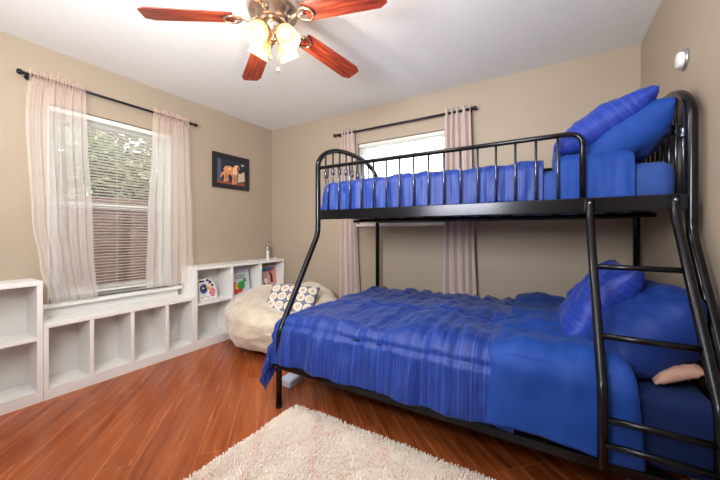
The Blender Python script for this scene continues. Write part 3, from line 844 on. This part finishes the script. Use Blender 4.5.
# ------------------------------------------------------------------ bunk bed
FXX, HX = -1.468, 0.515          # foot and head ends
YF, YU, YB = 1.434, 1.828, 2.775  # lower front, upper front, back
ZTOP = 1.698
bed = thing('bunk_bed', 'black metal twin over full bunk bed with slanted legs and ladder', 'bunk bed', ((FXX+HX)/2, (YF+YB)/2, 0))
ARCH = [YU+0.035, YU+0.10, YU+0.22, YU+0.36, (YU+YB)/2, YB-0.36, YB-0.22, YB-0.10, YB-0.035]
def arch_z(y):
    d = min(1.0, abs(y-(YU+YB)/2)/((YB-YU)/2))
    return 1.61 + 0.182*(1-d**2.8)**0.6
for X_, nm in ((FXX, 'foot'), (HX, 'head')):
    b = new(); tube(b, [(X_, YF, 0.0), (X_, YF, 0.47), (X_, YU, 1.105), (X_, YU, 1.63)] + [(X_, y, arch_z(y)) for y in ARCH] + [(X_, YB, 1.63), (X_, YB, 0.0)], 0.0195, 14, rad=0.05)
    obj('end_frame', b, M['black'], bed)
    for yy in (YF, YB):
        b = new(); lathe(b, [(0, 0), (0.021, 0), (0.0215, 0.02), (0.020, 0.022), (0, 0.022)], 14, Matrix.Translation((X_, yy, 0))); obj('foot_cap', b, M['black'], bed)
    b = new(); tube(b, [(X_, YU, 1.245), (X_, YB, 1.245)], 0.016, 10)
    obj('cross_bar', b, M['black'], bed)
    b = new(); tube(b, [(X_, YF, 0.27), (X_, YB, 0.27)], 0.016, 10)
    obj('cross_bar', b, M['black'], bed)
    if X_ == HX:
        b = new(); tube(b, [(X_, YF+0.02, 0.50), (X_, YB, 0.50)], 0.012, 10); obj('cross_bar', b, M['black'], bed)
    nb = 9
    for i in range(nb):
        yy = YU + (i+1)*(YB-YU)/(nb+1)
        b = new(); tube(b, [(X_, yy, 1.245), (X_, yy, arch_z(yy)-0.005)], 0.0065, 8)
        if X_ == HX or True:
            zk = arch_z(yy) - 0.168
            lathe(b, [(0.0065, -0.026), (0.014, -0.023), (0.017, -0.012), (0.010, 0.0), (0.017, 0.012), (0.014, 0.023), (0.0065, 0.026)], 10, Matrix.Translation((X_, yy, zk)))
        obj('end_spindle', b, M['black_highlit'], bed)
# side rails
def flatbar(b, x0, x1, y, z0, z1, t=0.02): box(b, x0, x1, y-t/2, y+t/2, z0, z1, 0.004)
b = new(); flatbar(b, FXX+0.015, HX-0.015, YU, 1.208, 1.277, 0.026); obj('upper_side_rail', b, M['black'], bed)
b = new(); flatbar(b, FXX+0.015, HX-0.015, YB, 1.208, 1.277, 0.026); obj('upper_side_rail', b, M['black'], bed)
b = new(); flatbar(b, FXX+0.015, HX-0.015, YF, 0.250, 0.286, 0.03); obj('lower_side_rail', b, M['black'], bed)
b = new(); flatbar(b, FXX+0.015, HX-0.015, YB, 0.250, 0.286, 0.03); obj('lower_side_rail', b, M['black'], bed)
# guard rails
b = new(); tube(b, [(FXX, YU, 1.592), (0.142, YU, 1.592), (0.142, YU, 1.27)], 0.0125, 10, rad=0.06); obj('guard_rail', b, M['black'], bed)
b = new(); tube(b, [(FXX, YB, 1.592), (HX, YB, 1.592)], 0.0125, 10); obj('guard_rail', b, M['black'], bed)
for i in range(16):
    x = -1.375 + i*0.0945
    b = new(); tube(b, [(x, YU, 1.27), (x, YU, 1.588)], 0.0062, 8); obj('guard_spindle', b, M['black_highlit'], bed)
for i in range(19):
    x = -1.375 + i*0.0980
    b = new(); tube(b, [(x, YB, 1.27), (x, YB, 1.588)], 0.0062, 8); obj('guard_spindle', b, M['black_highlit'], bed)
# slats under both mattresses
for i in range(14):
    x = -1.38 + i*0.142
    b = new(); box(b, x-0.02, x+0.02, YU+0.014, YB-0.014, 1.222, 1.237, 0.002); obj('upper_slat', b, M['black'], bed)
    b = new(); box(b, x-0.02, x+0.02, YF+0.016, YB-0.016, 0.262, 0.278, 0.002); obj('lower_slat', b, M['black'], bed)
b = new(); tube(b, [(FXX, 2.33, 1.21), (HX, 2.33, 1.21)], 0.012, 8); obj('upper_centre_bar', b, M['black'], bed)
b = new(); tube(b, [(FXX, 2.13, 0.25), (HX, 2.13, 0.25)], 0.012, 8)
for x in (-0.8, -0.1): tube(b, [(x, 2.13, 0.25), (x, 2.13, 0.0)], 0.012, 8)
obj('lower_centre_bar', b, M['black'], bed)
# ladder
def lad_y(z): return 1.775 - (1.156-z)/1.575 if z > 0.545 else 1.388
for x in (0.167, 0.456):
    b = new(); tube(b, [(x, YU-0.022, 1.268), (x, 1.795, 1.19), (x, 1.388, 0.54), (x, 1.395, 0.272)], 0.0165, 12, rad=0.05)
    tube(b, [(x, 1.395, 0.275), (x, YF, 0.270)], 0.010, 8)
    obj('ladder_rail', b, M['black'], bed)
    for zz in (1.25,):
        b = new(); lathe(b, [(0, 0.0), (0.006, 0.001), (0.007, 0.004), (0, 0.006)], 10, Matrix.Translation((x, YU-0.038, zz)) @ Matrix.Rotation(PI/2, 4, 'X')); obj('bolt', b, M['chrome'], bed)
for z, r in ((0.968, 0.0115), (0.718, 0.0115), (0.455, 0.0115), (0.365, 0.0115)):
    yy = lad_y(z)
    b = new(); tube(b, [(0.167, yy, z), (0.456, yy, z)], r, 10); obj('ladder_rung', b, M['black'], bed)

# ------------------------------------------------------------------ mattresses
def mattress(name, x0, x1, y0, y1, z0, z1, m, label, r=0.055):
    b = new(); box(b, x0, x1, y0, y1, z0, z1)
    bmesh.ops.bevel(b, geom=list(b.edges), offset=r, segments=5, affect='EDGES', profile=0.5)
    o = obj(name, b, m, origin=((x0+x1)/2, (y0+y1)/2, z0), smooth=True)
    return tag(o, label, 'mattress')
mattress('mattress', FXX+0.03, HX-0.028, YF+0.028, YB-0.03, 0.279, 0.545, M['navy_sheet'], 'wide lower mattress in a dark navy fitted sheet', 0.035)
mattress('mattress', FXX+0.03, HX-0.03, YU+0.030, YB-0.03, 1.238, 1.435, M['blue_sheet'], 'narrow top bunk mattress in a light blue fitted sheet')

# ------------------------------------------------------------------ comforters
def edge_prof(d, r):
    """d: cloth distance inward from the turn (negative = hanging). returns (inward offset, drop)"""
    if d >= r: return d, 0.0
    if d > -r*0.57:
        a = (r-d)/(r*1.57)*PI/2
        a = min(a, PI/2)
        return r - r*math.sin(a), r - r*math.cos(a)
    return 0.0, r + (-r*0.57-d)

def comforter(x0, x1, y0, y1, zt, r, hx0, hx1, hy0, hy1, nu, nv, wr, seams_t=(), seams_s=(), seed=0, gather=0.0, px=2.0, flare=0.0, amp_h=0.012):
    """x0.. outer planes; h* hanging lengths (<=0 means stop inside)"""
    s0, s1 = -hx0, (x1-x0) + hx1
    t0, t1 = -hy0, (y1-y0) + hy1
    def fn(u, v):
        s = s0 + (s1-s0)*u; t = t0 + (t1-t0)*v
        if s < (x1-x0)/2: ox, dx = edge_prof(s, r); X_ = x0 + ox
        else: ox, dx = edge_prof((x1-x0)-s, r); X_ = x1 - ox
        if t < (y1-y0)/2: oy, dy = edge_prof(t, r); Y_ = y0 + oy
        else: oy, dy = edge_prof((y1-y0)-t, r); Y_ = y1 - oy
        # which way does the surface face?
        hx = min(1, dx/r) if r else 0; hy = min(1, dy/r) if r else 0
        drop = (dx**px + dy**px)**(1/px)
        z = zt - drop
        n1 = fbm((s*1.0, t*0.7, seed), 2.6, 4)*wr
        n2 = fbm((s*2.2, t*0.45, seed+5), 5.0, 3)*wr*0.55
        rip = (n1+n2)
        for ss in seams_t: rip -= 0.016*math.exp(-((t-ss)/0.014)**2)
        for ss in seams_s: rip -= 0.012*math.exp(-((s-ss)/0.012)**2)
        if gather:
            g = max(0, 1-abs((y1-y0)-t-0.10)/0.22)
            rip += gather*g*(math.sin(s*46+3*fbm((s, t, 2), 4, 2)) + 0.6*math.sin(s*83+t*20))*0.5
        nz = (1-hx)*(1-hy)
        z += rip*nz + rip*0.3*(1-nz)
        if t < (y1-y0)/2: Y_ -= (rip+amp_h*math.sin(s*23+2*fbm((s, 0, seed), 3, 2))*min(1, dy/0.25))*hy + flare*dy*hy
        else: Y_ += rip*hy
        if s < (x1-x0)/2: X_ -= (rip+amp_h*math.sin(t*19+1))*hx + flare*dx*hx
        else: X_ += (rip)*hx
        return (X_, Y_, z)
    b = new(); grid(b, nu, nv, fn); return b

low = thing('comforter', 'blue comforter on the lower bed, striped toward the foot and plain where folded back', 'comforter', (-0.6, 2.12, 0.55))
b = comforter(-1.505, 0.18, 1.448, 2.755, 0.604, 0.10, 0.34, -0.30, 0.275, 0.06, 210, 150, 0.036, seams_t=(-0.03, 0.52, 1.02), seed=3, gather=0.018, flare=0.12, px=1.8)
obj('striped_side', b, M['stripe'], low, solid=0.014, offset=-1, fixn=False)
def fold_layer():
    x0, x1, y0, y1, zt, r = -0.225, 0.30, 1.422, 2.745, 0.648, 0.11
    def fn(u, v):
        # u across the fold (rounded both ends), v from the front hem to the back
        hy0, hy1 = 0.30, 0.04
        t = -hy0 + ((y1-y0)+hy0+hy1)*v
        xl = x0 + 0.02*fbm((t*2, 1, 4), 2, 2) + 0.02*math.sin(t*2.2); xr = x1 - 0.10*max(0, t)/1.3 - 0.02*math.sin(t*4) - 0.02
        if t < 0.6: oy, dy = edge_prof(t, r); Y_ = y0+oy
        else: oy, dy = edge_prof((y1-y0)-t, r); Y_ = y1-oy
        hy = min(1, dy/r)
        ph = 0.0
        uu = u*2-1
        lift = max(0, 1-abs(uu)**5)**0.5 if abs(uu) < 1 else 0
        X_ = xl + (xr-xl)*(u if abs(uu) < 0.96 else (0.5+0.5*math.copysign(0.96+(abs(uu)-0.96)*0.3, uu)))
        n1 = fbm((X_*1.2, t, 9), 2.6, 3)*0.034 + fbm((X_*3, t*1.3, 3), 3.5, 2)*0.014
        n1 -= 0.018*math.exp(-((t-0.42-0.25*(u-.4))/0.014)**2)
        off = -0.045 + 0.045*lift + n1*lift
        z = zt - dy + off*(1-hy)
        Yd = off*hy
        if t < 0.6: Y_ -= Yd*0.6 + 0.12*dy*hy*0.5 - 0.012*(1-lift)
        else: Y_ += Yd
        if t < 0: z += 0.012*math.sin(u*5)
        return (X_, Y_, z)
    b = new(); grid(b, 70, 150, fn); return b
obj('folded_back_side', fold_layer(), M['plain_blue'], low, solid=0.016, offset=-1, fixn=False)

upc = thing('comforter', 'blue striped comforter on the top bunk behind the guard rail', 'comforter', (-0.5, 2.33, 1.43))
b = comforter(-1.435, 0.20, 1.850, 2.750, 1.492, 0.055, 0.11, -0.22, 0.195, 0.15, 200, 110, 0.020, seams_t=(0.35, 0.7), seed=21, px=2.4, amp_h=0.003)
obj('striped_side', b, M['stripe'], upc, solid=0.010, offset=-1, fixn=False)
b = comforter(0.015, 0.345, 1.846, 2.748, 1.500, 0.05, -0.01, 0.0, 0.205, 0.12, 60, 110, 0.012, seed=31, px=2.4, amp_h=0.003)
obj('folded_back_side', b, M['plain_blue'], upc, solid=0.012, offset=-1, fixn=False)

# ------------------------------------------------------------------ pillows
def pillow(name, w, d, h, m, loc, rot, label, seed=0, wr=0.014, cat='pillow', clamp=None):
    """w along local X, d along local Y, h thickness"""
    b = new()
    def side(sg):
        def fn(u, v):
            a, c = u*2-1, v*2-1
            e = (max(0, 1-abs(a)**2.6)*max(0, 1-abs(c)**3.4))**0.40
            # outline pulls in between the corners
            X_ = a*w/2*(1-0.07*(1-c*c)*abs(a)**3); Y_ = c*d/2*(1-0.05*(1-a*a)*abs(c)**3)
            z = sg*h/2*e + (fbm((a*1.3, c*1.3, seed+sg), 2.2, 3)*wr)*min(1, e*2) + (fbm((a*6, c*2, seed), 1.5, 2)*wr*0.5)*e
            return (X_, Y_, z)
        return fn
    grid(b, 44, 44, side(1)); grid(b, 44, 44, side(-1))
    bmesh.ops.remove_doubles(b, verts=b.verts, dist=0.0015)
    o = obj(name, b, m)
    o.location = loc; o.rotation_euler = rot
    if clamp:                # press the pillow against the head frame and down on the bed
        mw = o.matrix_basis.copy(); inv = mw.inverted()
        for v in o.data.vertices:
            q = mw @ v.co
            if q.x > clamp[0]: q.x = clamp[0] + (q.x-clamp[0])*0.04
            if q.z < clamp[1]: q.z = clamp[1] + (q.z-clamp[1])*0.04
            v.co = inv @ q
    tag(o, label, cat)
    return o
# top bunk: the plain pillow leans on the head frame, the striped one on top of it
D = math.radians
pillow('bed_pillow', 0.44, 0.68, 0.25, M['plain_blue'], (0.322, 2.21, 1.572), (0, -D(36), 0), 'plain blue pillow leaning on the head of the top bunk', 1, clamp=(0.478, 1.448))
pillow('bed_pillow', 0.47, 0.68, 0.19, M['stripe_y'], (0.228, 2.21, 1.650), (0, -D(31), 0), 'striped blue pillow on the top bunk, leaning on the plain pillow', 2, clamp=(0.493, 1.505))
# lower bed
lp = pillow('bed_pillow', 0.48, 0.66, 0.28, M['deep_blue'], (0.325, 1.88, 0.700), (0.0, -D(36), D(16)), 'large plain blue pillow at the head of the lower bed, behind the ladder', 3, clamp=(0.490, 0.562))
pillow('bed_pillow', 0.46, 0.50, 0.17, M['stripe_y'], (0.205, 1.98, 0.770), (0.0, -D(56), D(2)), 'striped blue pillow on the lower bed, leaning on the large plain pillow', 4, clamp=(0.49, 0.60))
b = new()
def insert_end(u, v):
    a, c = u*2-1, v*2-1; e = max(0, (1-abs(a)**2.5)*(1-abs(c)**2.5))**0.5
    return Vector((0.405 + a*0.070, 1.575 + c*0.038 + 0.012*a, 0.590 + 0.030*a + e*0.030 + 0.008*fbm((a*2, c*2, 1), 2, 2)))
grid(b, 20, 14, insert_end); grid(b, 20, 14, lambda u, v: insert_end(u, v)*1 - Vector((0, 0, 2*max(0, (1-abs(u*2-1)**2.5)*(1-abs(v*2-1)**2.5))**0.5*0.022)))
bmesh.ops.remove_doubles(b, verts=b.verts, dist=0.001)
o = obj('pillow_insert', b, M['beige'])
for v in o.data.vertices: v.co = lp.matrix_basis.inverted() @ v.co
o.parent = lp
o['label'] = 'beige pillow end showing out of the blue case'

# ------------------------------------------------------------------ bean bag and cushion
bc = Vector((-2.235, 2.27, 0))
def bean(u, v):
    a = 2*PI*u; p = v*PI     # p: 0 top, PI bottom
    r = 0.545*(max(0.0, math.sin(p)))**0.62
    z = 0.285 + 0.275*math.copysign(abs(math.cos(p))**0.85, math.cos(p))
    if z < 0.10: r *= 0.86 + 0.14*(z/0.10)**0.5 if z > 0 else 0.86
    x = r*math.cos(a); y = r*math.sin(a)
    if math.cos(p) > 0:      # seat hollow towards the viewer's right, back rim raised
        dd = math.hypot(x-0.17, y+0.12)
        z -= 0.17*math.exp(-(dd/0.26)**2)
        z += 0.10*math.exp(-((x-0.05)**2+(y-0.34)**2)/0.05)*math.sin(p)
        z += 0.03*math.exp(-((x+0.38)**2+(y)**2)/0.03)
    q = Vector((x, y, z))
    n = fbm((q.x, q.y, q.z*1.5), 4.5, 4)*0.030 + abs(fbm((q.x*2, q.y*2, q.z), 5, 2))*0.014*(1 if math.cos(p) > -0.2 else .3)
    q2 = Vector((x, y, z-0.28)).normalized()*n
    q = q + q2
    q.z = max(q.z, 0.002)
    q = q + bc
    q.x = max(q.x, -2.838+0.004*math.sin(9*q.z)); q.y = min(q.y, BW-0.02)
    return q
b = new(); grid(b, 120, 70, bean); bmesh.ops.remove_doubles(b, verts=b.verts, dist=0.0005)
o = obj('bean_bag', b, M['bean'], origin=bc)
tag(o, 'large cream plush bean bag in the corner beside the taupe curtain', 'bean bag')
pillow('throw_cushion', 0.48, 0.32, 0.12, M['rings'], (-2.045, 2.16, 0.480), (math.radians(50), math.radians(4), math.radians(24)), 'cushion with grey and tan circle print on the bean bag', 6, 0.006, 'cushion')

# ------------------------------------------------------------------ low pale bluish block under the bed
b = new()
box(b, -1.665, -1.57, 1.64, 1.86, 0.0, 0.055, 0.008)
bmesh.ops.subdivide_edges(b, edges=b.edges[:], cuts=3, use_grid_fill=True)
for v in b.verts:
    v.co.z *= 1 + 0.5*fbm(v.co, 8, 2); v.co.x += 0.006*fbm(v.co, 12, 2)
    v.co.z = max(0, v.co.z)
o = obj('pale_block', b, M['block_white'], origin=(-1.62, 1.75, 0), smooth=True)
tag(o, 'pale bluish white low block on the floor under the foot of the bed', 'bag')

# ------------------------------------------------------------------ rug
rx0, rx1, ry0, ry1 = -1.375, 0.14, -0.70, 1.485
rug = thing('shag_rug', 'cream and pink shaggy rug on the floor in front of the bunk bed', 'rug', ((rx0+rx1)/2, (ry0+ry1)/2, 0))
b = new(); box(b, rx0+0.01, rx1-0.01, ry0+0.01, ry1-0.01, 0.001, 0.012, 0.003); obj('rug_base', b, M['rug'], rug)
def pile():
    rnd = random.Random(12)
    V, F = [], []
    ox, oy = (rx0+rx1)/2, (ry0+ry1)/2
    y = ry0 + 0.01
    while y < ry1-0.006:
        step = 0.0078 if y > 0.45 else 0.022
        wdt = 0.0050 if y > 0.45 else 0.010
        x = rx0 + 0.008
        while x < rx1-0.006:
            px, py = x + rnd.uniform(-.5, .5)*step, y + rnd.uniform(-.5, .5)*step
            h = rnd.uniform(0.016, 0.026)*(1 + 0.35*noise.noise(Vector((px*9, py*9, 0))))
            a = noise.noise(Vector((px*7, py*7, 3)))*5 + rnd.uniform(-1, 1)
            l = rnd.uniform(0.001, 0.008)
            ex = 0.006 if (x < rx0+0.03) else 0; ey = 0.006 if (y > ry1-0.03) else 0
            dx, dy = math.cos(a)*l - ex, math.sin(a)*l + ey
            k0 = len(V); ph = rnd.uniform(0, 2)
            for (zz, ff, ww) in ((0.008, 0.0, 1.0), (0.008+h*0.55, 0.35, 1.15)):
                for j in range(3):
                    an = ph + j*2*PI/3
                    V.append((px-ox+dx*ff+math.cos(an)*wdt*ww*.7, py-oy+dy*ff+math.sin(an)*wdt*ww*.7, zz))
            for j in range(3):
                an = ph + j*2*PI/3
                V.append((px-ox+dx+math.cos(an)*wdt*.6, py-oy+dy+math.sin(an)*wdt*.6, 0.006+h))
            for lv in (0, 3):
                for j in range(3):
                    F.append((k0+lv+j, k0+lv+(j+1) % 3, k0+lv+3+(j+1) % 3, k0+lv+3+j))
            F.append((k0+6, k0+7, k0+8))
            x += step
        y += step
    me = bpy.data.meshes.new('pile'); me.from_pydata(V, [], F); me.materials.append(M['rug'])
    me.polygons.foreach_set('use_smooth', [True]*len(me.polygons))
    o = bpy.data.objects.new('pile', me); o.parent = rug; COL.objects.link(o)
    o['kind'] = 'stuff'
    return o
pile()
